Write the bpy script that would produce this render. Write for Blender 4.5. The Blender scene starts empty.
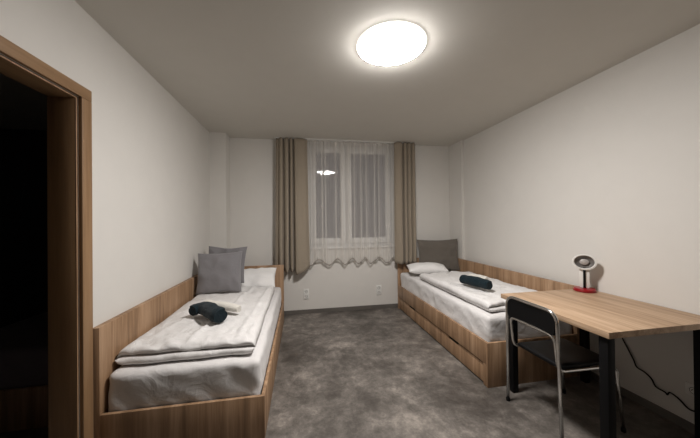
import bpy, bmesh, math, random
from mathutils import Vector, Matrix, noise
from math import radians as R, pi, sin, cos

random.seed(7)
COL = bpy.context.scene.collection
SC = bpy.context.scene

# ------------------------------------------------------------------ materials
def new_mat(name):
    m = bpy.data.materials.new(name); m.use_nodes = True
    nt = m.node_tree; b = nt.nodes['Principled BSDF']
    return m, nt, b

def coords(nt, scale=(1, 1, 1), rot=(0, 0, 0)):
    tc = nt.nodes.new('ShaderNodeTexCoord'); mp = nt.nodes.new('ShaderNodeMapping')
    mp.inputs['Scale'].default_value = scale; mp.inputs['Rotation'].default_value = rot
    nt.links.new(tc.outputs['Object'], mp.inputs['Vector'])
    return mp.outputs['Vector']

def noise_node(nt, vec, scale, detail=4, rough=.55, dist=0):
    n = nt.nodes.new('ShaderNodeTexNoise'); n.inputs['Scale'].default_value = scale
    n.inputs['Detail'].default_value = detail; n.inputs['Roughness'].default_value = rough
    n.inputs['Distortion'].default_value = dist
    nt.links.new(vec, n.inputs['Vector']); return n.outputs['Fac']

def ramp(nt, fac, stops):
    r = nt.nodes.new('ShaderNodeValToRGB'); e = r.color_ramp.elements
    while len(e) < len(stops): e.new(.5)
    for el, (p, c) in zip(e, stops): el.position = p; el.color = (*c, 1)
    nt.links.new(fac, r.inputs['Fac']); return r.outputs['Color']

def bump(nt, b, h, strength=.2, dist=.01):
    n = nt.nodes.new('ShaderNodeBump'); n.inputs['Strength'].default_value = strength
    n.inputs['Distance'].default_value = dist
    nt.links.new(h, n.inputs['Height']); nt.links.new(n.outputs['Normal'], b.inputs['Normal'])

def math_node(nt, op, a, b):
    n = nt.nodes.new('ShaderNodeMath'); n.operation = op
    for i, v in enumerate((a, b)):
        if isinstance(v, (int, float)): n.inputs[i].default_value = v
        else: nt.links.new(v, n.inputs[i])
    return n.outputs[0]

def plain(name, col, rough=.6, metal=0, bscale=None, bstr=.1, var=.06, spec=None):
    m, nt, b = new_mat(name)
    v = coords(nt)
    f = noise_node(nt, v, 6, 3)
    lo = tuple(c * (1 - var) for c in col); hi = tuple(min(1, c * (1 + var)) for c in col)
    nt.links.new(ramp(nt, f, [(.3, lo), (.7, hi)]), b.inputs['Base Color'])
    b.inputs['Roughness'].default_value = rough; b.inputs['Metallic'].default_value = metal
    if spec is not None: b.inputs['Specular IOR Level'].default_value = spec
    if bscale: bump(nt, b, noise_node(nt, v, bscale, 3), bstr, .002)
    return m

def wood(name, axis, dark=(.20, .118, .064), mid=(.33, .20, .112), light=(.46, .30, .185)):
    m, nt, b = new_mat(name)
    s = [14, 14, 14]; s[axis] = .9
    v = coords(nt, tuple(s))
    f1 = noise_node(nt, v, 1.0, 5, .62, .4)
    s2 = [90, 90, 90]; s2[axis] = 3
    f2 = noise_node(nt, coords(nt, tuple(s2)), 1.0, 3, .6)
    mix = math_node(nt, 'ADD', math_node(nt, 'MULTIPLY', f1, .72), math_node(nt, 'MULTIPLY', f2, .28))
    nt.links.new(ramp(nt, mix, [(.36, dark), (.5, mid), (.64, light)]), b.inputs['Base Color'])
    b.inputs['Roughness'].default_value = .52
    bump(nt, b, f2, .12, .001)
    return m

def cloth(name, col, rough=.9, wr=7, wstr=.25, wdist=.01, weave=500, var=.04, sheen=.15):
    m, nt, b = new_mat(name)
    v = coords(nt)
    w = noise_node(nt, v, wr, 4, .5, .9)
    fine = noise_node(nt, v, weave, 2, .5)
    rd = math_node(nt, 'ABSOLUTE', math_node(nt, 'SUBTRACT', noise_node(nt, v, wr*.7, 3, .45, 1.2), .5), 0)
    w = math_node(nt, 'SUBTRACT', w, math_node(nt, 'MULTIPLY', rd, 2.2))
    h = math_node(nt, 'ADD', w, math_node(nt, 'MULTIPLY', fine, .04))
    lo = tuple(c * (1 - var) for c in col); hi = tuple(min(1, c * (1 + var)) for c in col)
    nt.links.new(ramp(nt, fine, [(.3, lo), (.7, hi)]), b.inputs['Base Color'])
    b.inputs['Roughness'].default_value = rough
    b.inputs['Sheen Weight'].default_value = sheen
    b.inputs['Specular IOR Level'].default_value = .2
    bump(nt, b, h, wstr, wdist)
    return m

M = {}
M['wall'] = plain('wall_paint', (.70, .675, .635), .85, bscale=180, bstr=.12, var=.012)
M['ceiling'] = plain('ceiling_paint', (.66, .635, .585), .9, bscale=150, bstr=.08, var=.01)
M['wood_v'] = wood('oak_vertical_grain', 2)
M['wood_y'] = wood('oak_lengthwise_grain', 1, (.30, .187, .11), (.45, .30, .187), (.60, .425, .285))
M['door_v'] = wood('door_oak_vertical', 2, (.22, .125, .06), (.28, .165, .082), (.34, .205, .105))
M['door_y'] = wood('door_oak_horizontal', 1, (.22, .125, .06), (.28, .165, .082), (.34, .205, .105))
M['black_metal'] = plain('black_powder_coat', (.0025, .0025, .003), .6, bscale=300, bstr=.05, spec=.2)
M['black_plastic'] = plain('black_plastic', (.003, .003, .0035), .5, bscale=220, bstr=.1, spec=.2)
M['chrome'] = plain('chrome', (.75, .74, .72), .16, 1.0)
M['white_plastic'] = plain('white_plastic', (.78, .77, .74), .35, var=.02)
M['pvc'] = plain('white_window_frame', (.82, .81, .79), .35, var=.02)
M['red_plastic'] = plain('red_plastic', (.27, .004, .010), .3, var=.05)
M['grey_reflector'] = plain('grey_reflector', (.20, .185, .175), .35, .3)
M['pale_lens'] = plain('pale_lens', (.42, .39, .37), .3)
M['slot'] = plain('dark_slot', (.01, .009, .008), .8)
M['baseboard'] = plain('grey_baseboard', (.13, .118, .105), .55, bscale=60, bstr=.05, var=.1)
M['sheet'] = cloth('white_sheet', (.71, .69, .68), wr=8, wstr=.4, wdist=.013)
M['duvet'] = cloth('white_duvet_cover', (.73, .712, .70), wr=6.5, wstr=.6, wdist=.018)
M['pillow'] = cloth('white_pillowcase', (.82, .805, .79), wr=9, wstr=.3)
M['grey_cush'] = cloth('grey_velvet', (.20, .192, .20), wr=16, wstr=.25, sheen=.4, var=.12)
M['taupe_cush'] = cloth('taupe_velvet', (.135, .118, .10), wr=12, wstr=.5, sheen=.4, var=.12)
M['towel_dark'] = cloth('dark_teal_terry', (.006, .016, .022), wr=60, wstr=.8, wdist=.006, weave=260, var=.5, sheen=.1)
M['towel_white'] = cloth('white_terry', (.74, .71, .65), wr=50, wstr=.5, wdist=.004, weave=260)
M['curtain'] = cloth('taupe_curtain', (.315, .265, .205), wr=12, wstr=.12, weave=350, var=.1)

M['dusk_wall'] = plain('wall_darkened_for_shade', (.10, .095, .11), .9)  # shade of the unlit room put into its wall colour
M['dusk_sheet'] = cloth('sheet_darkened_for_shade', (.16, .14, .16))  # linen colour darkened as well, standing in for the room's lack of light
M['front'] = plain('front_wall_low_bounce', (.16, .13, .105), .8)  # colour darkened so the unseen wall behind the camera bounces less fill
# floor: blotchy concrete-look vinyl
m, nt, b = new_mat('concrete_vinyl')
v = coords(nt)
f1 = noise_node(nt, v, 1.9, 6, .62, .5); f2 = noise_node(nt, v, 7, 7, .72, .3); f3 = noise_node(nt, v, 55, 4, .7)
f4 = noise_node(nt, v, 19, 6, .7, .6)
mix = math_node(nt, 'ADD', math_node(nt, 'ADD', math_node(nt, 'MULTIPLY', f1, .44), math_node(nt, 'MULTIPLY', f2, .32)), math_node(nt, 'ADD', math_node(nt, 'MULTIPLY', f4, .14), math_node(nt, 'MULTIPLY', f3, .10)))
nt.links.new(ramp(nt, mix, [(.38, (.055, .047, .040)), (.46, (.100, .088, .077)), (.525, (.165, .147, .130)), (.61, (.33, .292, .256))]), b.inputs['Base Color'])
b.inputs['Roughness'].default_value = .5
bump(nt, b, f3, .08, .002)
M['floor'] = m

# lamp diffuser
m, nt, b = new_mat('lamp_diffuser')
b.inputs['Base Color'].default_value = (.9, .9, .9, 1)
b.inputs['Emission Color'].default_value = (1, .965, .935, 1)
b.inputs['Emission Strength'].default_value = 30
M['diffuser'] = m

m, nt, b = new_mat('lamp_rim')
b.inputs['Base Color'].default_value = (.9, .9, .9, 1)
b.inputs['Emission Color'].default_value = (1, .965, .935, 1)
b.inputs['Emission Strength'].default_value = 2.0
M['rim'] = m

# window glass
m, nt, b = new_mat('window_glass')
gl = nt.nodes.new('ShaderNodeBsdfGlass'); gl.inputs['IOR'].default_value = 1.5; gl.inputs['Roughness'].default_value = 0
nt.links.new(gl.outputs[0], nt.nodes['Material Output'].inputs['Surface'])
M['glass'] = m

# sheer voile: part open weave, part thread that scatters and lets light through
m, nt, b = new_mat('sheer_voile')
tr = nt.nodes.new('ShaderNodeBsdfTransparent')
df = nt.nodes.new('ShaderNodeBsdfDiffuse'); df.inputs['Color'].default_value = (.88, .85, .81, 1)
tl = nt.nodes.new('ShaderNodeBsdfTranslucent'); tl.inputs['Color'].default_value = (.88, .85, .81, 1)
mx = nt.nodes.new('ShaderNodeMixShader'); mx.inputs[0].default_value = .35
nt.links.new(df.outputs[0], mx.inputs[1]); nt.links.new(tl.outputs[0], mx.inputs[2])
mx2 = nt.nodes.new('ShaderNodeMixShader')
vv = coords(nt, (60, 60, 1.5))
nf = noise_node(nt, vv, 1, 2)
mr = nt.nodes.new('ShaderNodeMapRange'); nt.links.new(nf, mr.inputs['Value'])
mr.inputs['From Min'].default_value = .3; mr.inputs['From Max'].default_value = .7
mr.inputs['To Min'].default_value = .34; mr.inputs['To Max'].default_value = .44
nt.links.new(mr.outputs[0], mx2.inputs[0])
nt.links.new(tr.outputs[0], mx2.inputs[1]); nt.links.new(mx.outputs[0], mx2.inputs[2])
nt.links.new(mx2.outputs[0], nt.nodes['Material Output'].inputs['Surface'])
M['sheer'] = m

# ------------------------------------------------------------------ mesh helpers
class MB:
    def __init__(s): s.bm = bmesh.new()
    def box(s, a, b, bev=0, seg=2):
        x0, y0, z0 = a; x1, y1, z1 = b
        t = bmesh.new()
        vs = [t.verts.new(p) for p in ((x0,y0,z0),(x1,y0,z0),(x1,y1,z0),(x0,y1,z0),(x0,y0,z1),(x1,y0,z1),(x1,y1,z1),(x0,y1,z1))]
        for f in ((3,2,1,0),(4,5,6,7),(0,1,5,4),(1,2,6,5),(2,3,7,6),(3,0,4,7)): t.faces.new([vs[i] for i in f])
        if bev: bmesh.ops.bevel(t, geom=list(t.edges), offset=bev, segments=seg, affect='EDGES', profile=.5)
        s.merge(t); return s
    def merge(s, t):
        me = bpy.data.meshes.new('tmp'); t.to_mesh(me); t.free(); s.bm.from_mesh(me); bpy.data.meshes.remove(me)
    def lathe(s, prof, n=48, center=(0,0,0), axis='Z', mat=None):
        t = bmesh.new(); rings = []
        for r, z in prof:
            rings.append([t.verts.new((r*cos(2*pi*i/n), r*sin(2*pi*i/n), z)) for i in range(n)] if r > 1e-6 else [t.verts.new((0,0,z))])
        for a, b in zip(rings, rings[1:]):
            for i in range(n):
                j = (i+1) % n
                if len(a) == 1 and len(b) > 1: t.faces.new((a[0], b[i], b[j]))
                elif len(b) == 1 and len(a) > 1: t.faces.new((a[i], a[j], b[0]))
                elif len(a) > 1: t.faces.new((a[i], a[j], b[j], b[i]))
        bmesh.ops.recalc_face_normals(t, faces=list(t.faces))
        if mat is not None: bmesh.ops.transform(t, matrix=mat, verts=list(t.verts))
        bmesh.ops.translate(t, vec=center, verts=list(t.verts))
        s.merge(t); return s
    def sweep(s, pts, prof, closed_prof=True, cap=True, up=Vector((0,0,1))):
        # parallel transport sweep of a 2-D profile (list of (a,b)) along pts; prof may be a function of t
        pts = [Vector(p) for p in pts]; n = len(pts); rings = []; t = s.bm
        tan = []
        for i in range(n):
            d = (pts[min(i+1,n-1)] - pts[max(i-1,0)]).normalized(); tan.append(d)
        ref = up if abs(tan[0].dot(up)) < .95 else Vector((0,1,0))
        nrm = (ref - tan[0]*ref.dot(tan[0])).normalized()
        for i in range(n):
            nrm = (nrm - tan[i]*nrm.dot(tan[i])).normalized(); bi = tan[i].cross(nrm)
            pr = prof(i/(n-1)) if callable(prof) else prof
            rings.append([t.verts.new(pts[i] + bi*a + nrm*c) for a, c in pr])
        k = len(rings[0]); m = k if closed_prof else k-1
        for a, b in zip(rings, rings[1:]):
            for i in range(m):
                j = (i+1) % k; t.faces.new((a[i], a[j], b[j], b[i]))
        if cap and closed_prof:
            t.faces.new(rings[0][::-1]); t.faces.new(rings[-1])
        return s
    def tube(s, pts, r, n=12):
        return s.sweep(pts, [(r*cos(2*pi*i/n), r*sin(2*pi*i/n)) for i in range(n)])
    def build(s, name, mat, parent=None, smooth=True, ang=40, loc=None):
        bm = s.bm
        bmesh.ops.recalc_face_normals(bm, faces=list(bm.faces))
        me = bpy.data.meshes.new(name); bm.to_mesh(me); bm.free()
        o = bpy.data.objects.new(name, me); COL.objects.link(o)
        me.materials.append(mat)
        if smooth:
            me.shade_smooth() if hasattr(me, 'shade_smooth') else None
            me.set_sharp_from_angle(angle=R(ang))
        if parent: o.parent = parent
        if loc: o.location = loc
        return o

def round_path(pts, r, seg=7):
    pts = [Vector(p) for p in pts]; out = [pts[0]]
    for i in range(1, len(pts)-1):
        a, p, b = pts[i-1], pts[i], pts[i+1]
        rr = min(r, (a-p).length*.49, (b-p).length*.49)
        p0 = p + (a-p).normalized()*rr; p1 = p + (b-p).normalized()*rr
        for k in range(seg+1):
            t = k/seg; out.append(p0*(1-t)**2 + p*2*t*(1-t) + p1*t*t)
    out.append(pts[-1]); return out

def catmull(pts, seg=8):
    P = [Vector(p) for p in pts]; P = [P[0]*2-P[1]] + P + [P[-1]*2-P[-2]]; out = []
    for i in range(1, len(P)-2):
        for k in range(seg):
            t = k/seg; a, b, c, d = P[i-1:i+3]
            out.append(.5*((2*b) + (c-a)*t + (2*a-5*b+4*c-d)*t*t + (3*b-a-3*c+d)*t**3))
    out.append(P[-2]); return out

def lerp_tab(tab, u):
    for (a, va), (b, vb) in zip(tab, tab[1:]):
        if u <= b:
            t = (u-a)/(b-a) if b > a else 0; t = t*t*(3-2*t); return va + (vb-va)*t
    return tab[-1][1]

def empty(name, loc, rz=0):
    o = bpy.data.objects.new(name, None); COL.objects.link(o); o.location = loc; o.rotation_euler = (0, 0, rz)
    o.empty_display_size = .1; return o

def tag(o, label=None, cat=None, group=None, kind=None):
    if label: o['label'] = label
    if cat: o['category'] = cat
    if group: o['group'] = group
    if kind: o['kind'] = kind
    return o
def struct(o): return tag(o, kind='structure')

def soft_box(dims, r, n, disp, name, mat, loc):
    """rounded box, z from 0, centred in x,y; n = subdivisions per axis; disp(p, normal) -> offset vector"""
    sx, sy, sz = dims; bm = bmesh.new(); nx, ny, nz = n
    def face(fn, na, nb):
        g = [[bm.verts.new(fn(i/na*2-1, j/nb*2-1)) for j in range(nb+1)] for i in range(na+1)]
        for i in range(na):
            for j in range(nb): bm.faces.new((g[i][j], g[i+1][j], g[i+1][j+1], g[i][j+1]))
    for s in (-1, 1):
        face(lambda a, b: (a, b, s), nx, ny); face(lambda a, b: (a, s, b), nx, nz); face(lambda a, b: (s, a, b), ny, nz)
    bmesh.ops.remove_doubles(bm, verts=list(bm.verts), dist=1e-5)
    h = Vector((sx/2, sy/2, sz/2))
    for v in bm.verts:
        p = Vector((v.co.x*h.x, v.co.y*h.y, v.co.z*h.z))
        q = Vector([max(-h[i]+r, min(h[i]-r, p[i])) for i in range(3)])
        d = p - q; nn = d.normalized() if d.length > 1e-9 else Vector((0, 0, 1))
        p = q + nn*r if d.length > 1e-9 else p
        p.z += sz/2
        v.co = p + disp(p, nn)
    mb = MB(); mb.bm.free(); mb.bm = bm
    return mb.build(name, mat, loc=loc, ang=180)

def wrinkle(p, s=6.0, seed=0):
    q = Vector((p.x*s+seed, p.y*s, p.z*s))
    return 1 - abs(noise.noise(q))*2

# ------------------------------------------------------------------ measures
XL, XR, YB, YN, H = -1.162, 2.408, 4.088, -2.6, 2.53
WT = .13
DY0, DY1, DZ = .84, 1.703, 2.03      # door opening
WX0, WX1, WZ0, WZ1 = .10, 1.47, .95, 2.505   # window opening

# ------------------------------------------------------------------ room shell
struct(MB().box((-4.2, YN-.15, -.12), (XR+.15, YB+.25, 0)).build('floor', M['floor'], smooth=False))
struct(MB().box((-4.2, YN-.15, H), (XR+.15, YB+.25, H+.12)).build('ceiling', M['ceiling'], smooth=False))
w = MB()
w.box((XL-WT, YN, 0), (XL, DY0-.0005, H)); w.box((XL-WT, DY1+.0005, 0), (XL, YB, H)); w.box((XL-WT, DY0-.0005, DZ+.0005), (XL, DY1+.0005, H))
w.box((XL, 3.87, 0), (XL+.20, YB, H))
struct(w.build('wall_left', M['wall'], smooth=False))
w = MB().box((XR, YN, 0), (XR+.15, YB, H)).box((XR-.038, 3.74, 0), (XR, YB, H))
struct(w.build('wall_right', M['wall'], smooth=False))
w = MB()
w.box((XL-WT, YB, 0), (WX0, YB+.25, H)); w.box((WX1, YB, 0), (XR+.15, YB+.25, H))
w.box((WX0, YB, 0), (WX1, YB+.25, WZ0)); w.box((WX0, YB, WZ1), (WX1, YB+.25, H))
struct(w.build('wall_back', M['wall'], smooth=False))
struct(MB().box((-4.2, YN-.15, 0), (XR+.15, YN, H)).build('wall_front', M['front'], smooth=False))  # unseen wall, set back and darkened to lower the fill light
# the unlit room beyond the doorway
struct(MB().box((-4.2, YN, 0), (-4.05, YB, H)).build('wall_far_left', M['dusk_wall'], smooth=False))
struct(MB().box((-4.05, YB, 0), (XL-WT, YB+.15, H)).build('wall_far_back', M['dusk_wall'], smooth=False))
# baseboards
bh, bt = .06, .012
struct(MB().box((XL+.20, YB-bt, 0), (XR-.038, YB, bh), .002).build('baseboard_back', M['baseboard'], smooth=False))
struct(MB().box((XR-bt, YN, 0), (XR, 3.74, bh), .002).build('baseboard_right', M['baseboard'], smooth=False))
struct(MB().box((XL, 3.865, 0), (XL+.0009, 3.87, bh), .002).box((XL, YN, 0), (XL+bt, DY0-.10, bh), .002).build('baseboard_left', M['baseboard'], smooth=False))
struct(MB().box((XL, YN, 0), (XR, YN+bt, bh), .002).build('baseboard_front', M['baseboard'], smooth=False))

# door frame
d = struct(empty('door_1', (XL, (DY0+DY1)/2, 0)))
def dl(a): return (a[0]-XL, a[1]-(DY0+DY1)/2, a[2])
def dbox(mb, a, b_, bev=.003): mb.box(dl(a), dl(b_), bev); return mb
cw = .072; ct = .018
mb = MB(); dbox(mb, (XL, DY1, 0), (XL+ct, DY1+cw, DZ+.0)); dbox(mb, (XL, DY0-cw, 0), (XL+ct, DY0, DZ))
tag(mb.build('door_casing', M['door_v'], d))
mb = MB(); dbox(mb, (XL, DY0-cw, DZ), (XL+ct, DY1+cw, DZ+.062))
mb.build('head_casing', M['door_y'], d)
mb = MB()
dbox(mb, (XL-WT-.005, DY1-.011, 0), (XL-.006, DY1+.0, DZ-.011)); dbox(mb, (XL-WT-.005, DY0, 0), (XL-.006, DY0+.011, DZ-.011))
mb.build('door_jamb', M['door_v'], d)
mb = MB(); dbox(mb, (XL-WT-.005, DY0, DZ-.011), (XL-.006, DY1, DZ)); mb.build('head_jamb', M['door_y'], d)
mb = MB()   # pale seal strip along the rebate
dbox(mb, (XL-.0058, DY1-.011, 0), (XL-.003, DY1-.003, DZ-.011), .001); dbox(mb, (XL-.0058, DY0+.003, 0), (XL-.003, DY0+.011, DZ-.011), .001)
dbox(mb, (XL-.0058, DY0+.003, DZ-.011), (XL-.003, DY1-.003, DZ-.003), .001)
tag(mb.build('door_seal', M['wood_v'], d))

# window
wn = struct(empty('window_1', ((WX0+WX1)/2, YB+.17, WZ0)))
ox, oy, oz = wn.location
def wbox(mb, a, b_, bev=.004): mb.box((a[0]-ox, a[1]-oy, a[2]-oz), (b_[0]-ox, b_[1]-oy, b_[2]-oz), bev); return mb
y0, y1 = YB+.13, YB+.20
mb = MB()
wbox(mb, (WX0, y0, WZ0), (WX0+.05, y1, WZ1)); wbox(mb, (WX1-.05, y0, WZ0), (WX1, y1, WZ1))
wbox(mb, (WX0+.05, y0, WZ1-.05), (WX1-.05, y1, WZ1)); wbox(mb, (WX0+.05, y0, WZ0), (WX1-.05, y1, WZ0+.05))
mb.build('window_frame', M['pvc'], wn)
xm = .70
def sash(xa, xb):
    za, zb = WZ0+.05, WZ1-.05; ys, ye = YB+.105, YB+.165; k = .085
    mb = MB()
    wbox(mb, (xa, ys, za), (xa+k, ye, zb)); wbox(mb, (xb-k, ys, za), (xb, ye, zb))
    wbox(mb, (xa+k, ys, zb-k*.75), (xb-k, ye, zb)); wbox(mb, (xa+k, ys, za), (xb-k, ye, za+k))
    s = mb.build('sash', M['pvc'], wn)
    mb = MB(); wbox(mb, (xa+k, YB+.13, za+k), (xb-k, YB+.134, zb-k*.75), 0); mb.build('pane', M['glass'], s, smooth=False)
    return s
sash(.153, .697); s2 = sash(.703, 1.417)
mb = MB(); wbox(mb, (.73, YB+.083, 1.60), (.76, YB+.104, 1.68)); wbox(mb, (.737, YB+.05, 1.55), (.753, YB+.0825, 1.66), .006)
mb.build('window_handle', M['white_plastic'], s2)
mb = MB(); wbox(mb, (WX0-.03, YB-.035, WZ0-.012), (WX1+.03, YB+.13, WZ0+.012), .006); mb.build('window_sill', M['pvc'], wn)

# ------------------------------------------------------------------ ceiling lamp
lr = empty('ceiling_lamp', (.615, 1.775, H))
tag(lr, 'round white domed ceiling lamp, lit, in the middle of the ceiling', 'ceiling lamp')
MB().lathe([(0, 0), (.205, 0), (.205, -.005), (0, -.005)], 72).build('lamp_base', M['white_plastic'], lr)
prof = [(.222*(1-(k/16)**1.0), -.0085-.040*(1-(1-k/16)**2.6)) for k in range(0, 16)] + [(0, -.0485)]
MB().lathe([(.2055, -.001), (.226, -.001), (.229, -.003), (.229, -.006), (.224, -.008), (.2055, -.008)], 72).build('rim', M['rim'], lr)
MB().lathe(prof, 72).build('lamp_diffuser', M['diffuser'], lr, ang=180)

# ------------------------------------------------------------------ beds
def bed(name, loc, x0, x1, Y0, Y1, zr, zp, wall, drawers, label):
    """wall=-1: tall back panel on the left side; +1: on the right side.  local coordinates around loc"""
    r = empty(name, loc); lx, ly, lz = loc
    tag(r, label, 'bed')
    T, t2 = .040, .022
    def bx(a, b_, nm, mat=M['wood_v'], bev=.0025, par=r):
        return MB().box((a[0]-lx, a[1]-ly, a[2]), (b_[0]-lx, b_[1]-ly, b_[2]), bev).build(nm, mat, par)
    if wall < 0: px0, px1, bx0, bx1 = x0, x0+T, x0+T, x1
    else: px0, px1, bx0, bx1 = x1-T, x1, x0, x1-T
    bx((px0, Y0, 0), (px1, Y1, zp), 'back_panel')
    bx((bx0, Y1-t2, 0), (bx1, Y1, zp), 'headboard')
    bx((bx0, Y0, 0), (bx1, Y0+t2, zr), 'footboard')
    xs0, xs1 = (bx1-t2, bx1) if wall < 0 else (bx0, bx0+t2)
    if not drawers:
        bx((xs0, Y0+t2, 0), (xs1, Y1-t2, zr), 'side_rail')
    else:
        bx((xs0, Y0+t2, .182), (xs1, Y1-t2, zr), 'side_rail')
        bx((xs0, Y0+t2, 0), (xs1, Y0+t2+.034, .180), 'corner_post')
        bx((xs0, Y1-t2-.034, 0), (xs1, Y1-t2, .180), 'corner_post')
        ym = 3.0; a0 = Y0+t2+.038; a1 = Y1-t2-.038
        for (da, db, s0, s1) in ((a0, ym-.003, 2.41, 2.59), (ym+.003, a1, 3.42, 3.61)):
            # drawer front with a finger slot cut from its top edge
            mb = MB(); X0, X1 = xs0+.009-lx, xs1-.001-lx
            mb.box((X0, da-ly, .014), (X1, db-ly, .148), .0015)
            mb.box((X0, da-ly, .148), (X1, s0-ly, .172), .0015); mb.box((X0, s1-ly, .148), (X1, db-ly, .172), .0015)
            dr = mb.build('drawer', M['wood_v'], r)
            MB().box((xs1-.001-lx, da+.03-ly, .03), (xs1+.45-lx, db-.03-ly, .165), .002).build('drawer_box', M['slot'], dr)
    # slatted platform the mattress lies on
    zt = zr-.055
    pf = MB()
    xa, xb = (bx0+.003, xs0-.003) if wall < 0 else (xs1+.003, bx1-.003)
    n = 12
    for i in range(n):
        ya = Y0+t2+.02 + (Y1-Y0-2*t2-.10)*i/(n-1)
        pf.box((xa-lx, ya-ly, zt-.016), (xb-lx, ya+.07-ly, zt), .003)
    pf.build('slatted_base', M['wood_y'], r)
    return zt

LB = dict(x0=XL+.001, x1=-.228, y0=1.785, y1=3.862)
zL = bed('bed', (-.66, 2.83, 0), LB['x0'], LB['x1'], LB['y0'], LB['y1'], .27, .761, -1, False,
         'light oak box bed along the left wall beside the door, without drawers')
RB = dict(x0=1.464, x1=2.366, y0=1.983, y1=4.05)
zR = bed('bed', (1.92, 3.0, 0), RB['x0'], RB['x1'], RB['y0'], RB['y1'], .357, .763, 1, True,
         'light oak box bed with two drawers, along the right wall behind the desk')
zD = bed('bed', (-1.86, 3.1, 0), -2.42, XL-WT-.03, 2.17, 4.06, .27, .5, 1, False,
         'dim bed in the unlit room through the doorway')

# mattresses with fitted sheet
def mdisp(seed, ztop):
    def f(p, n):
        side = 1 - abs(n.z)
        w = wrinkle(Vector((p.x*1.4+p.z*1.5, p.y*1.4, p.z*.6)), 5, seed)
        o = noise.noise(Vector((p.x*2+seed, p.y*2, 3)))*.006
        k = .009 if side > .5 else .004
        r_ = n*(k*(w-.5)) + Vector((0, 0, o))*(1 if p.z > ztop*.5 else 0)
        if p.z < .05: r_ *= p.z/.05
        return r_
    return f
def mattress(x0, x1, y0, y1, z0, z1, seed, label, mat='sheet'):
    cx, cy = (x0+x1)/2, (y0+y1)/2
    o = soft_box((x1-x0, y1-y0, z1-z0), .035, (44, 90, 12), mdisp(seed, z1-z0), 'mattress', M[mat], (cx, cy, z0+.001))
    return tag(o, label, 'mattress')
mattress(LB['x0']+.040+.008, LB['x1']-.032, LB['y0']+.032, LB['y1']-.034, zL, .474, 3, 'mattress in a wrinkled white sheet on the bed beside the door')
mattress(RB['x0']+.03, RB['x1']-.046, RB['y0']+.03, RB['y1']-.034, zR, .553, 11, 'mattress in a white sheet on the bed with drawers, behind the desk')
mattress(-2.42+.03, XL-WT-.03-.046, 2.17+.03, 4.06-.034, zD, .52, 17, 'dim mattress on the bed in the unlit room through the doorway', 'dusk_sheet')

# duvets folded double at the foot end
def duvet(x0, x1, y0, y1, z0, t, seed, creases, label, skew=0, lip=.05):
    """profile in (y,z) swept along x; two stacked layers with a groove at the front (y0) edge"""
    cx, cy = (x0+x1)/2, (y0+y1)/2
    L = y1-y0; prof = []
    h1 = t*.45
    nb = 46
    for i in range(nb): prof.append((y1-.03-(L-.06)*i/(nb-1)*1.0, 0, 'b'))     # bottom, back to front
    for i in range(9):
        a = -pi/2 + pi*i/8; prof.append((y0+.024-.024*cos(a)+0, h1/2+h1/2*sin(a), 'f'))
    prof.append((y0+.07, h1*1.02, 'g')); prof.append((y0+.07, h1*1.10, 'g'))
    for i in range(9):
        a = -pi/2 + pi*i/8; prof.append((y0+lip-.030*cos(a), h1*1.08+(t-h1*1.08)/2*(1+sin(a)), 'f'))
    nt_ = 70
    for i in range(1, nt_): prof.append((y0+lip+(L-lip-.03)*i/(nt_-1), t, 't'))
    for i in range(1, 7):
        a = pi/2 - pi*i/6; prof.append((y1-.03+.03*cos(a), t/2+t/2*sin(a), 'f'))
    nx = 64; bm = bmesh.new(); rings = []
    for k in range(nx+1):
        u = k/nx*2-1
        e = 1-abs(u)**24; e = max(e, 0)**.5      # thickness factor at the ends
        ee = .0 if abs(u) >= 1 else e
        X = cx + (x1-x0)/2*u
        ring = []
        for (y, z, c) in prof:
            zz = t*.42 + (z-t*.42)*max(ee, .02)
            p = Vector((X, y, z))
            n1 = noise.noise(Vector((X*3+seed, y*3, 1.3))); n2 = wrinkle(Vector((X*1.2+.5*y, y*.8, 0)), 6, seed)
            if c == 't' or (c == 'f' and z > t*.6):
                amp = min(1, (1-abs(u))*8)
                n3 = wrinkle(Vector((X+.35*y, y*1.6-.3*X, 0)), 13, seed+3)
                near = math.exp(-((y-y0)/.35)**2)
                zz += (n1*.016 + (n2-.6)*.012 + (n3-.6)*(.004+.007*near))*amp
                for (xa, ya, xb, yb, hgt) in creases:
                    d = Vector((xb-xa, yb-ya)); q = Vector((X-xa, y-ya)); s_ = max(0, min(1, q.dot(d)/d.length_squared))
                    dd = (q-d*s_).length
                    zz += hgt*math.exp(-(dd/.022)**2)*amp
            if c in 'fg':
                y += noise.noise(Vector((X*5+seed, z*9, 7)))*.018
                zz += noise.noise(Vector((X*4+seed, z*9, 2)))*.010*(z/t)
            yy = y + skew*(X-cx)*(1-(y-y0)/L)
            xx = X + (noise.noise(Vector((y*2.5+seed, z*6, 4)))*.018 - .012)*(u if abs(u) > .8 else 0)
            ring.append(bm.verts.new((xx-cx, yy-cy, max(zz, 0.0) if c != 'b' else 0.0 + (t*.42)*(1-max(ee, .02)))))
        rings.append(ring)
    K = len(prof)
    for a, b_ in zip(rings, rings[1:]):
        for i in range(K):
            j = (i+1) % K; bm.faces.new((a[i], a[j], b_[j], b_[i]))
    bm.faces.new(rings[0][::-1]); bm.faces.new(rings[-1])
    mb = MB(); mb.bm.free(); mb.bm = bm
    o = mb.build('duvet', M['duvet'], loc=(cx, cy, z0), ang=180)
    return tag(o, label, 'duvet')

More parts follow.
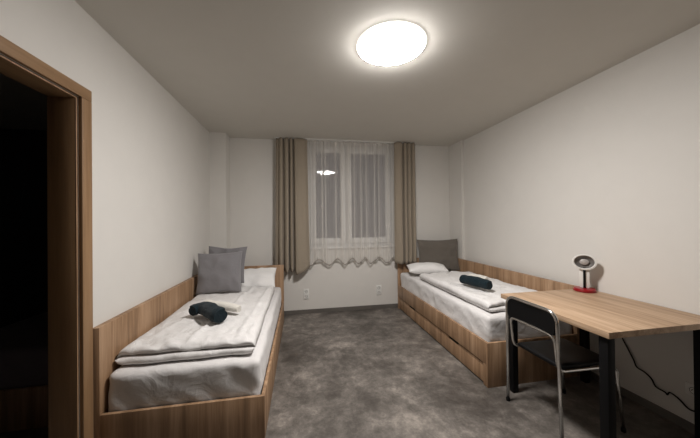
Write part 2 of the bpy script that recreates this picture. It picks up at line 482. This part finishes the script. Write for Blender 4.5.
duvet(-1.112, -.298, 1.885, 3.44, .485, .095, 5,
      [(-.72, 1.95, -.55, 3.4, .014), (-.42, 1.95, -.36, 3.4, .010), (-1.0, 2.05, -.80, 2.9, .008), (-1.05, 2.6, -.35, 2.75, .007)],
      'white folded duvet on the bed beside the door, under the curved dark towel')
duvet(1.535, 2.305, 2.09, 3.46, .563, .08, 21,
      [(1.80, 2.1, 1.86, 3.5, .010), (2.08, 2.1, 2.02, 3.5, .010), (1.56, 2.9, 2.3, 2.85, .007)],
      'white folded duvet on the bed with drawers, under the straight dark towel', skew=.05)

# pillows and cushions
def pillow(name, w, h, t, mat, loc, rot, label, cat, seed=0, pinch=.07, power=.42, nz=.01, sag=0, group=None):
    """lies in local x (width) / z (height), thickness along y; local origin at the bottom edge"""
    n = 36; bm = bmesh.new(); sides = []
    for s in (-1, 1):
        g = []
        for i in range(n+1):
            row = []
            for j in range(n+1):
                u = sin((i/n*2-1)*pi/2)*.6 + (i/n*2-1)*.4; v_ = sin((j/n*2-1)*pi/2)*.6 + (j/n*2-1)*.4
                th = t/2*(max(0, (1-u*u))*max(0, (1-v_*v_)))**power
                x = w/2*u*(1-pinch*(1-v_*v_)); z = h/2*v_*(1-pinch*(1-u*u)) + h/2
                q = noise.noise(Vector((x*7+seed, z*7, s*3)))*nz*min(1, th/(t*.2))
                rdg = (wrinkle(Vector((x+seed, z*.8, s)), 7, seed)-.6)*nz*.8*min(1, th/(t*.2))
                z2 = z - sag*math.exp(-((x-w*.03)/(w*.25))**2)*max(0, v_)**2*h
                row.append(bm.verts.new((x, s*(th+q+rdg) if th > 1e-6 else 0, z2)))
            g.append(row)
        sides.append(g)
        for i in range(n):
            for j in range(n): bm.faces.new((g[i][j], g[i+1][j], g[i+1][j+1], g[i][j+1]))
    bmesh.ops.remove_doubles(bm, verts=list(bm.verts), dist=1e-5)
    mb = MB(); mb.bm.free(); mb.bm = bm
    o = mb.build(name, mat, ang=180); o.location = loc; o.rotation_euler = rot
    return tag(o, label, cat, group)

pillow('cushion', .46, .44, .16, M['grey_cush'], (-.862, 3.15, .590), (R(-14), R(-1), R(1)),
       'plain grey square cushion, nearer of the two on the bed beside the door', 'cushion', 2, nz=.018)
pillow('cushion', .45, .44, .12, M['grey_cush'], (-.885, 3.46, .630), (R(-14), R(2), R(-3)),
       'dark grey square cushion behind the nearer grey cushion, against the headboard', 'cushion', 9, sag=.03, nz=.016)
pillow('pillow', .64, .36, .16, M['pillow'], (-.63, 3.50, .530), (R(-58), R(-2), 0),
       'white pillow leaning on the headboard behind the grey cushions', 'pillow', 4, pinch=.04, nz=.02)
pillow('cushion', .61, .47, .12, M['taupe_cush'], (2.022, 3.80, .595), (R(-9), R(-1), R(-15)),
       'wide dark taupe cushion against the headboard near the right wall', 'cushion', 12, pinch=.08, nz=.02)
pillow('pillow', .54, .27, .15, M['pillow'], (1.735, 3.535, .640), (R(-80), 0, R(-13)),
       'flat white pillow in front of the dark taupe cushion', 'pillow', 14, pinch=.03)

# rolled towels
def rolled(path, Rr, mat, label, turns=3.2, th=.009, squash=.85, name='rolled_towel', grow=0):
    pts = catmull(path, 8); cx = sum(p.x for p in pts)/len(pts); cy = sum(p.y for p in pts)/len(pts); z0 = min(p.z for p in pts)-Rr*squash
    pts = [p-Vector((cx, cy, z0)) for p in pts]
    N = int(turns*26)
    def prof(t):
        wob = 1+.05*sin(t*9+Rr*50)+.03*sin(t*23)
        endk = (1-.10*(abs(2*t-1)**8))*(1+grow*(t-.5))
        out = []; inn = []
        for i in range(N+1):
            f = i/N; a = 2*pi*turns*f + .8
            r = .006 + (Rr-.006)*f
            out.append((r*endk*wob*cos(a), r*endk*wob*squash*sin(a)))
            ri = max(.002, r-th); inn.append((ri*endk*wob*cos(a), ri*endk*wob*squash*sin(a)))
        return out + inn[::-1]
    mb = MB(); mb.sweep(pts, prof)
    bmesh.ops.triangulate(mb.bm, faces=[f for f in mb.bm.faces if len(f.verts) > 4])
    o = mb.build(name, mat, loc=(cx, cy, z0), ang=60)
    return tag(o, label, 'towel')
rolled([(-.860, 2.40, .640), (-.825, 2.45, .642), (-.765, 2.43, .644), (-.70, 2.35, .646), (-.645, 2.27, .646), (-.59, 2.22, .642)], .066, M['towel_dark'],
       'dark teal rolled towel curled in a bean shape on the duvet beside the door', grow=.3)
rolled([(-.80, 2.555, .652), (-.67, 2.50, .640), (-.50, 2.40, .630)], .042, M['towel_white'],
       'small white rolled towel behind the curled dark towel', turns=2.2)
rolled([(1.735, 2.745, .700), (1.78, 2.60, .702), (1.823, 2.42, .70)], .060, M['towel_dark'],
       'dark teal towel rolled straight on the bed behind the desk', squash=.9)
rolled([(1.93, 2.90, .690), (1.965, 2.82, .690), (2.0, 2.70, .69)], .045, M['towel_white'],
       'small white rolled towel behind the straight dark towel near the right wall', turns=2.2)

# ------------------------------------------------------------------ desk
DX0, DX1, DY_0, DY_1, DT = 1.584, 2.400, 1.182, 1.974, .751
dk = empty('desk', (2.0, 1.58, 0)); tag(dk, 'desk with light oak top and black square legs by the right wall', 'desk')
MB().box((DX0-2.0, DY_0-1.58, DT-.034), (DX1-2.0, DY_1-1.58, DT), .0015).build('tabletop', M['wood_y'], dk)
lw = .048
for (x, y) in ((1.606, 1.205), (1.612, 1.885), (2.285, 1.205), (2.285, 1.885)):
    MB().box((x-2.0, y-1.58, .004), (x+lw-2.0, y+lw-1.58, DT-.0345), .003).box((x-2.0+.004, y-1.58+.004, 0), (x+lw-2.0-.004, y+lw-1.58-.004, .0045)).build('leg', M['black_metal'], dk)
MB().box((1.93-2.0, 1.26-1.58, DT-.056), (1.97-2.0, 1.885-1.58, DT-.0345), .002).build('support_rail', M['black_metal'], dk)

# ------------------------------------------------------------------ chair (pushed under the desk, facing the right wall)
ch = empty('chair', (1.70, 1.62, 0)); tag(ch, 'black chair with bent chrome tube frame pushed under the desk', 'chair')
def L(p): return (p[0]-1.70, p[1]-1.62, p[2])
tr_ = .0108
YA, YC = 1.412, 1.822
outer = round_path([L((1.535, YA, .008)), L((1.512, YA+.002, .782)), L((1.512, YC-.002, .782)), L((1.512, YC, .008))], .075, 10)
MB().tube(outer, tr_, 14).build('rear_leg_frame', M['chrome'], ch, ang=180)
i0, i1 = YA+.026, YC-.026
inner = round_path([L((2.000, i0-.02, .008)), L((1.965, i0-.01, .413)), L((1.545, i0, .413)), L((1.520, i0, .632)), L((1.520, i1, .632)), L((1.545, i1, .413)), L((1.965, i1+.01, .413)), L((2.000, i1+.02, .008))], .05, 9)
MB().tube(inner, tr_*.95, 14).build('seat_leg_frame', M['chrome'], ch, ang=180)
# backrest between the two tubes, gently curved
bm = bmesh.new(); grid = {}
nu, nv = 20, 8
for s in (0, 1):
    for i in range(nu+1):
        for j in range(nv+1):
            u = i/nu*2-1; v_ = j/nv
            yy = (YA+YC)/2 + u*((YC-YA)/2-.014 - .022*max(0, abs(2*v_-1)-.6))
            zz = .640 + v_*.134 - (.012*abs(u)**6 if v_ > .5 else 0) * (2*v_-1 if v_ > .5 else 0)
            xx = 1.512 + .010*(1-u*u) + (.008 if s else -.006)
            grid[s, i, j] = bm.verts.new(L((xx, yy, zz)))
for i in range(nu):
    for j in range(nv):
        bm.faces.new((grid[0,i,j], grid[0,i,j+1], grid[0,i+1,j+1], grid[0,i+1,j])); bm.faces.new((grid[1,i,j], grid[1,i+1,j], grid[1,i+1,j+1], grid[1,i,j+1]))
for i in range(nu):
    for j in (0, nv): bm.faces.new((grid[0,i,j], grid[0,i+1,j], grid[1,i+1,j], grid[1,i,j]))
for j in range(nv):
    for i in (0, nu): bm.faces.new((grid[0,i,j], grid[0,i,j+1], grid[1,i,j+1], grid[1,i,j]))
mb = MB(); mb.bm.free(); mb.bm = bm; mb.build('backrest', M['black_plastic'], ch, ang=50)
# seat: padded slab dipping in the middle
def sdisp(p, n): return Vector((0, 0, -.010*math.exp(-(p.x/.14)**2-(p.y/.14)**2)*(1 if p.z > .015 else .3)))
so = soft_box((.40, .345, .032), .014, (20, 18, 4), sdisp, 'seat', M['black_plastic'], L((1.765, 1.617, .414)))
so.parent = ch
for (x, y) in ((1.535, YA), (1.512, YC), (2.000, i0-.02), (2.000, i1+.02)):
    MB().lathe([(0, 0), (.0135, 0), (.0135, .022), (.0112, .026)], 16, center=L((x, y, 0))).build('foot_cap', M['black_plastic'], ch)

# ------------------------------------------------------------------ desk lamp
dl_ = empty('desk_lamp', (2.300, 1.895, DT), R(0)); tag(dl_, 'small desk lamp with red base and round white head, on the desk', 'desk lamp')
MB().lathe([(0, 0), (.070, 0), (.074, .004), (.074, .018), (.067, .026), (0, .028)], 48).build('base', M['red_plastic'], dl_)
face = math.atan2(-1.895, -2.30)      # towards the room
c_, s_ = cos(face), sin(face)
def ax(f, sd, z): return (f*c_ - sd*s_, f*s_ + sd*c_, z)
def prism(mb, f0, f1, w0, w1, z0, z1):
    vs = [mb.bm.verts.new(ax(*p)) for p in ((f0,-w0,z0),(f1,-w0,z0),(f1,w0,z0),(f0,w0,z0),(f0,-w1,z1),(f1,-w1,z1),(f1,w1,z1),(f0,w1,z1))]
    for f in ((3,2,1,0),(4,5,6,7),(0,1,5,4),(1,2,6,5),(2,3,7,6),(3,0,4,7)): mb.bm.faces.new([vs[i] for i in f])
    bmesh.ops.bevel(mb.bm, geom=list(mb.bm.edges), offset=.002, segments=2, affect='EDGES', profile=.5)
    return mb
prism(MB(), -.012, .004, .030, .034, .0275, .192).build('stand', M['white_plastic'], dl_)
prism(MB(), .0045, .012, .0085, .0085, .0275, .196).build('stem', M['black_plastic'], dl_)
# head: bowl opening towards the room, tilted slightly up
tilt = Matrix.Rotation(face, 4, 'Z') @ Matrix.Rotation(R(90-4), 4, 'Y') @ Matrix.Diagonal((.92, 1.14, 1, 1))
hc = Vector(ax(.0, 0, .240))
MB().lathe([(0, -.055), (.03, -.052), (.052, -.035), (.066, -.010), (.070, .010), (.070, .016), (.060, .018), (.056, .010)], 48, center=hc, mat=tilt).build('lamp_head', M['white_plastic'], dl_)
MB().lathe([(.057, .012), (.050, -.004), (.030, -.014), (.0, -.016)], 48, center=hc, mat=tilt).build('reflector', M['grey_reflector'], dl_, ang=180)
MB().lathe([(.026, -.014), (.026, .004), (.020, .009), (0, .010)], 32, center=hc, mat=tilt).build('lens', M['pale_lens'], dl_)
MB().lathe([(0, -.066), (.02, -.064), (.03, -.054), (.028, -.046)], 32, center=hc, mat=tilt).build('head_cap', M['red_plastic'], dl_)

# ------------------------------------------------------------------ curtains
def profile_curtain(name, X0, X1, Yc, prof, z_top, hem, mat, th=.004, flare=0, nz=40, jitter=.004, seed=0, n=150):
    """prof: list of (x fraction, y offset) control points at the hem; folds tighten a little to the top"""
    pp = catmull([(a, b_, 0) for a, b_ in prof], 10)
    cx = (X0+X1)/2
    bm = bmesh.new(); rows = []
    for k in range(nz+1):
        f = k/nz; row = []
        for p in pp:
            zb = lerp_tab(hem, max(0, min(1, p.x)))
            z = z_top + (zb-z_top)*f
            x = X0 + (X1-X0)*p.x; x = x + (x-cx)*flare*f
            y = Yc + p.y*(.72+.28*f) + noise.noise(Vector((p.x*9+seed, z*2, 1)))*jitter*2*f
            x += noise.noise(Vector((p.x*5+seed, z*1.6, 5)))*jitter*2*f
            row.append(bm.verts.new((x-cx, y-Yc, z-z_top)))
        rows.append(row)
    for a, b_ in zip(rows, rows[1:]):
        for i in range(len(a)-1): bm.faces.new((a[i], a[i+1], b_[i+1], b_[i]))
    me = bpy.data.meshes.new(name); bm.to_mesh(me); bm.free(); me.shade_smooth()
    o = bpy.data.objects.new(name, me); COL.objects.link(o); me.materials.append(mat); o.location = (cx, Yc, z_top)
    if th:
        md = o.modifiers.new('thickness', 'SOLIDIFY'); md.thickness = th; md.offset = 0
    return o
zr_ = H-.0105
# left curtain: tight folds on its left side, one broad flat panel on its right
lp = [(0, .0), (.03, .035), (.09, .03), (.13, -.03), (.19, -.038), (.235, .03), (.25, .045), (.275, -.01), (.33, -.045), (.385, -.03), (.40, .035), (.425, .045), (.45, -.02), (.50, -.04), (.535, .02), (.55, .05), (.575, .03), (.60, -.03), (.68, -.042), (.76, -.036), (.84, -.03), (.92, -.012), (.97, .015), (1.0, .03)]
tag(profile_curtain('curtain', -.325, .105, 3.965, lp, zr_, [(0, .70), (.28, .655), (.33, .63), (.40, .665), (.50, .64), (.56, .655), (.62, .60), (.72, .615), (1, .69)], M['curtain'], flare=.10, seed=1),
    'taupe curtain at the left side of the window, with a broad flat fold', 'curtain', 'curtains beside the window')
rp = [(0, .03), (.05, -.005), (.16, -.03), (.28, -.036), (.36, .0), (.39, .04), (.42, .03), (.44, -.03), (.50, -.042), (.56, -.01), (.58, .035), (.62, -.01), (.68, -.04), (.74, -.02), (.77, .035), (.80, .01), (.86, -.035), (.92, -.03), (.97, .02), (1, .035)]
tag(profile_curtain('curtain', 1.405, 1.735, 3.945, rp, zr_, [(0, .71), (.3, .69), (.6, .70), (1, .70)], M['curtain'], flare=.06, seed=4),
    'taupe curtain at the right side of the window, above the drawer bed', 'curtain', 'curtains beside the window')
# sheer: many irregular folds that overlap here and there
random.seed(12)
pts = []; x = 0
tight = [.055, .12, .19, .225, .33, .40, .47, .53, .60, .66, .75, .80, .90, .95]
edges = [0] + tight + [1.0]
for i, (ea, eb) in enumerate(zip(edges, edges[1:])):
    a = random.uniform(.010, .024)
    pts += [(ea+.004, -a*.3), (ea+(eb-ea)*.35, -a), (ea+(eb-ea)*.7, a*.2), (eb+.008, a), (eb+.0085, a*.2), (eb-.006, -a*.2)]
pts = [(min(max(p[0], 0), 1.0), p[1]) for p in pts]
hem = []
hx = [.06, .145, .26, .345, .425, .50, .57, .645, .70, .80, .88, .97]
for i, h_ in enumerate(hx): hem.append((h_, .785 if i % 2 else .70))
hem = [(0, .75)] + hem + [(1, .745)]
sh = profile_curtain('sheer_curtain', .05, 1.455, 4.022, pts, zr_, hem, M['sheer'], th=0, jitter=.003, seed=8, nz=60)
tag(sh, 'white sheer curtain with a scalloped hem hanging across the window', 'curtain')
# hem tape of the sheer (double layer)
hp = catmull([(a, b_, 0) for a, b_ in pts], 10)
bm = bmesh.new(); ra = []; rb = []
for p in hp:
    f = max(0, min(1, p.x)); zb = lerp_tab(hem, f)
    X = .05+1.405*p.x - .7525 + noise.noise(Vector((p.x*5+8, zb*1.6, 5)))*.006
    Y = p.y + noise.noise(Vector((p.x*9+8, zb*2, 1)))*.006
    ra.append(bm.verts.new((X, Y-.003, zb-zr_))); rb.append(bm.verts.new((X, Y-.003, zb-zr_+.018)))
for i in range(len(ra)-1): bm.faces.new((ra[i], ra[i+1], rb[i+1], rb[i]))
mb = MB(); mb.bm.free(); mb.bm = bm
m2 = plain('hem_tape', (.33, .30, .27), .9); ht = mb.build('hem', m2, sh, ang=180)
md = ht.modifiers.new('thickness', 'SOLIDIFY'); md.thickness = .0015
rl = MB().box((-1.05, -.022, -.0095), (1.04, .055, 0), .002).build('curtain_rail', M['white_plastic'], loc=(.70, 3.985, H))
tag(rl, 'white ceiling curtain rail above the window', 'curtain rail')

# ------------------------------------------------------------------ wall sockets
def sockets(name, loc, rz, label, n=2):
    r = empty(name, loc, rz); tag(r, label, 'wall socket')
    hh = .071
    MB().box((-.040, -.009, -hh*n/2-.003), (.040, 0, hh*n/2+.003), .003).build('cover_plate', M['white_plastic'], r)
    for i in range(n):
        zc = (i-(n-1)/2)*hh
        mt = Matrix.Rotation(R(90), 4, 'X')
        s = MB().lathe([(.0275, .0092), (.0275, .0118), (.0235, .0118), (.021, .0095), (0, .0093)], 32, center=(0, 0, zc), mat=mt).build('socket_ring', M['white_plastic'], r)
        h = MB()
        for dx in (-.0095, .0095): h.lathe([(0, .0096), (.0032, .0096), (.0032, .0102), (0, .0102)], 12, center=(dx, 0, zc), mat=mt)
        h.lathe([(.018, .0096), (.020, .0096), (.020, .0104), (.018, .0104)], 28, center=(0, 0, zc), mat=mt)
        h.build('pin_holes', M['slot'], s)
        MB().lathe([(0, .0097), (.0025, .0097), (.002, .019), (0, .0195)], 10, center=(0, 0, zc+.010), mat=mt).build('earth_pin', M['chrome'], s)
    return r
sockets('wall_socket', (.075, YB, .285), 0, 'white double wall socket under the window, left one of the pair')
sockets('wall_socket', (1.175, YB, .285), 0, 'white double wall socket under the window, right one of the pair near the drawer bed')
sockets('wall_socket', (XR, 1.315, .27), R(-90), 'white wall socket low on the right wall under the desk', 1)
# lamp cable hanging behind the desk and running along the wall
cx_ = XR-.010
cp = [(cx_, 1.75, .62), (cx_, 1.719, 0.530), (cx_, 1.700, 0.445), (cx_, 1.666, 0.378), (cx_, 1.628, 0.307), (cx_, 1.610, 0.266), (cx_, 1.561, 0.252), (cx_, 1.525, 0.228), (cx_, 1.501, 0.187), (cx_, 1.454, 0.179), (cx_, 1.441, 0.169), (cx_, 1.427, 0.192), (cx_, 1.384, 0.177), (cx_, 1.342, 0.144), (cx_, 1.311, 0.147), (cx_, 1.30, .165)]
base0 = Vector((XR-.01, 1.5, .1))
cb = MB(); cb.tube([p-base0 for p in catmull([Vector(p) for p in cp], 6)], .0045, 8)
tag(cb.build('power_cable', M['black_plastic'], loc=base0, ang=180), 'thin black cable hanging down the right wall under the desk', 'cable')

# ------------------------------------------------------------------ world, camera
wd = bpy.data.worlds.new('night'); SC.world = wd; wd.use_nodes = True
wd.node_tree.nodes['Background'].inputs[0].default_value = (.022, .020, .021, 1)
wd.node_tree.nodes['Background'].inputs[1].default_value = .6

cam = bpy.data.cameras.new('camera'); co = bpy.data.objects.new('camera', cam); COL.objects.link(co); SC.camera = co
yaw, pit, rol = R(10.235), R(.311), R(.602)
fw = Vector((sin(yaw)*cos(pit), cos(yaw)*cos(pit), sin(pit)))
r0 = Vector((cos(yaw), -sin(yaw), 0)); u0 = r0.cross(fw)
rt = r0*cos(rol) - u0*sin(rol); up = r0*sin(rol) + u0*cos(rol)
mat = Matrix((( rt.x, up.x, -fw.x, 0), (rt.y, up.y, -fw.y, 0), (rt.z, up.z, -fw.z, 1.353), (0, 0, 0, 1)))
co.matrix_world = mat
cam.sensor_width = 36; cam.lens = 275.6/700*36; cam.clip_start = .02
SC.view_settings.view_transform = 'Standard'; SC.view_settings.look = 'None'
SC.view_settings.gamma = 1; SC.view_settings.exposure = 2.08; SC.view_settings.use_curve_mapping = False
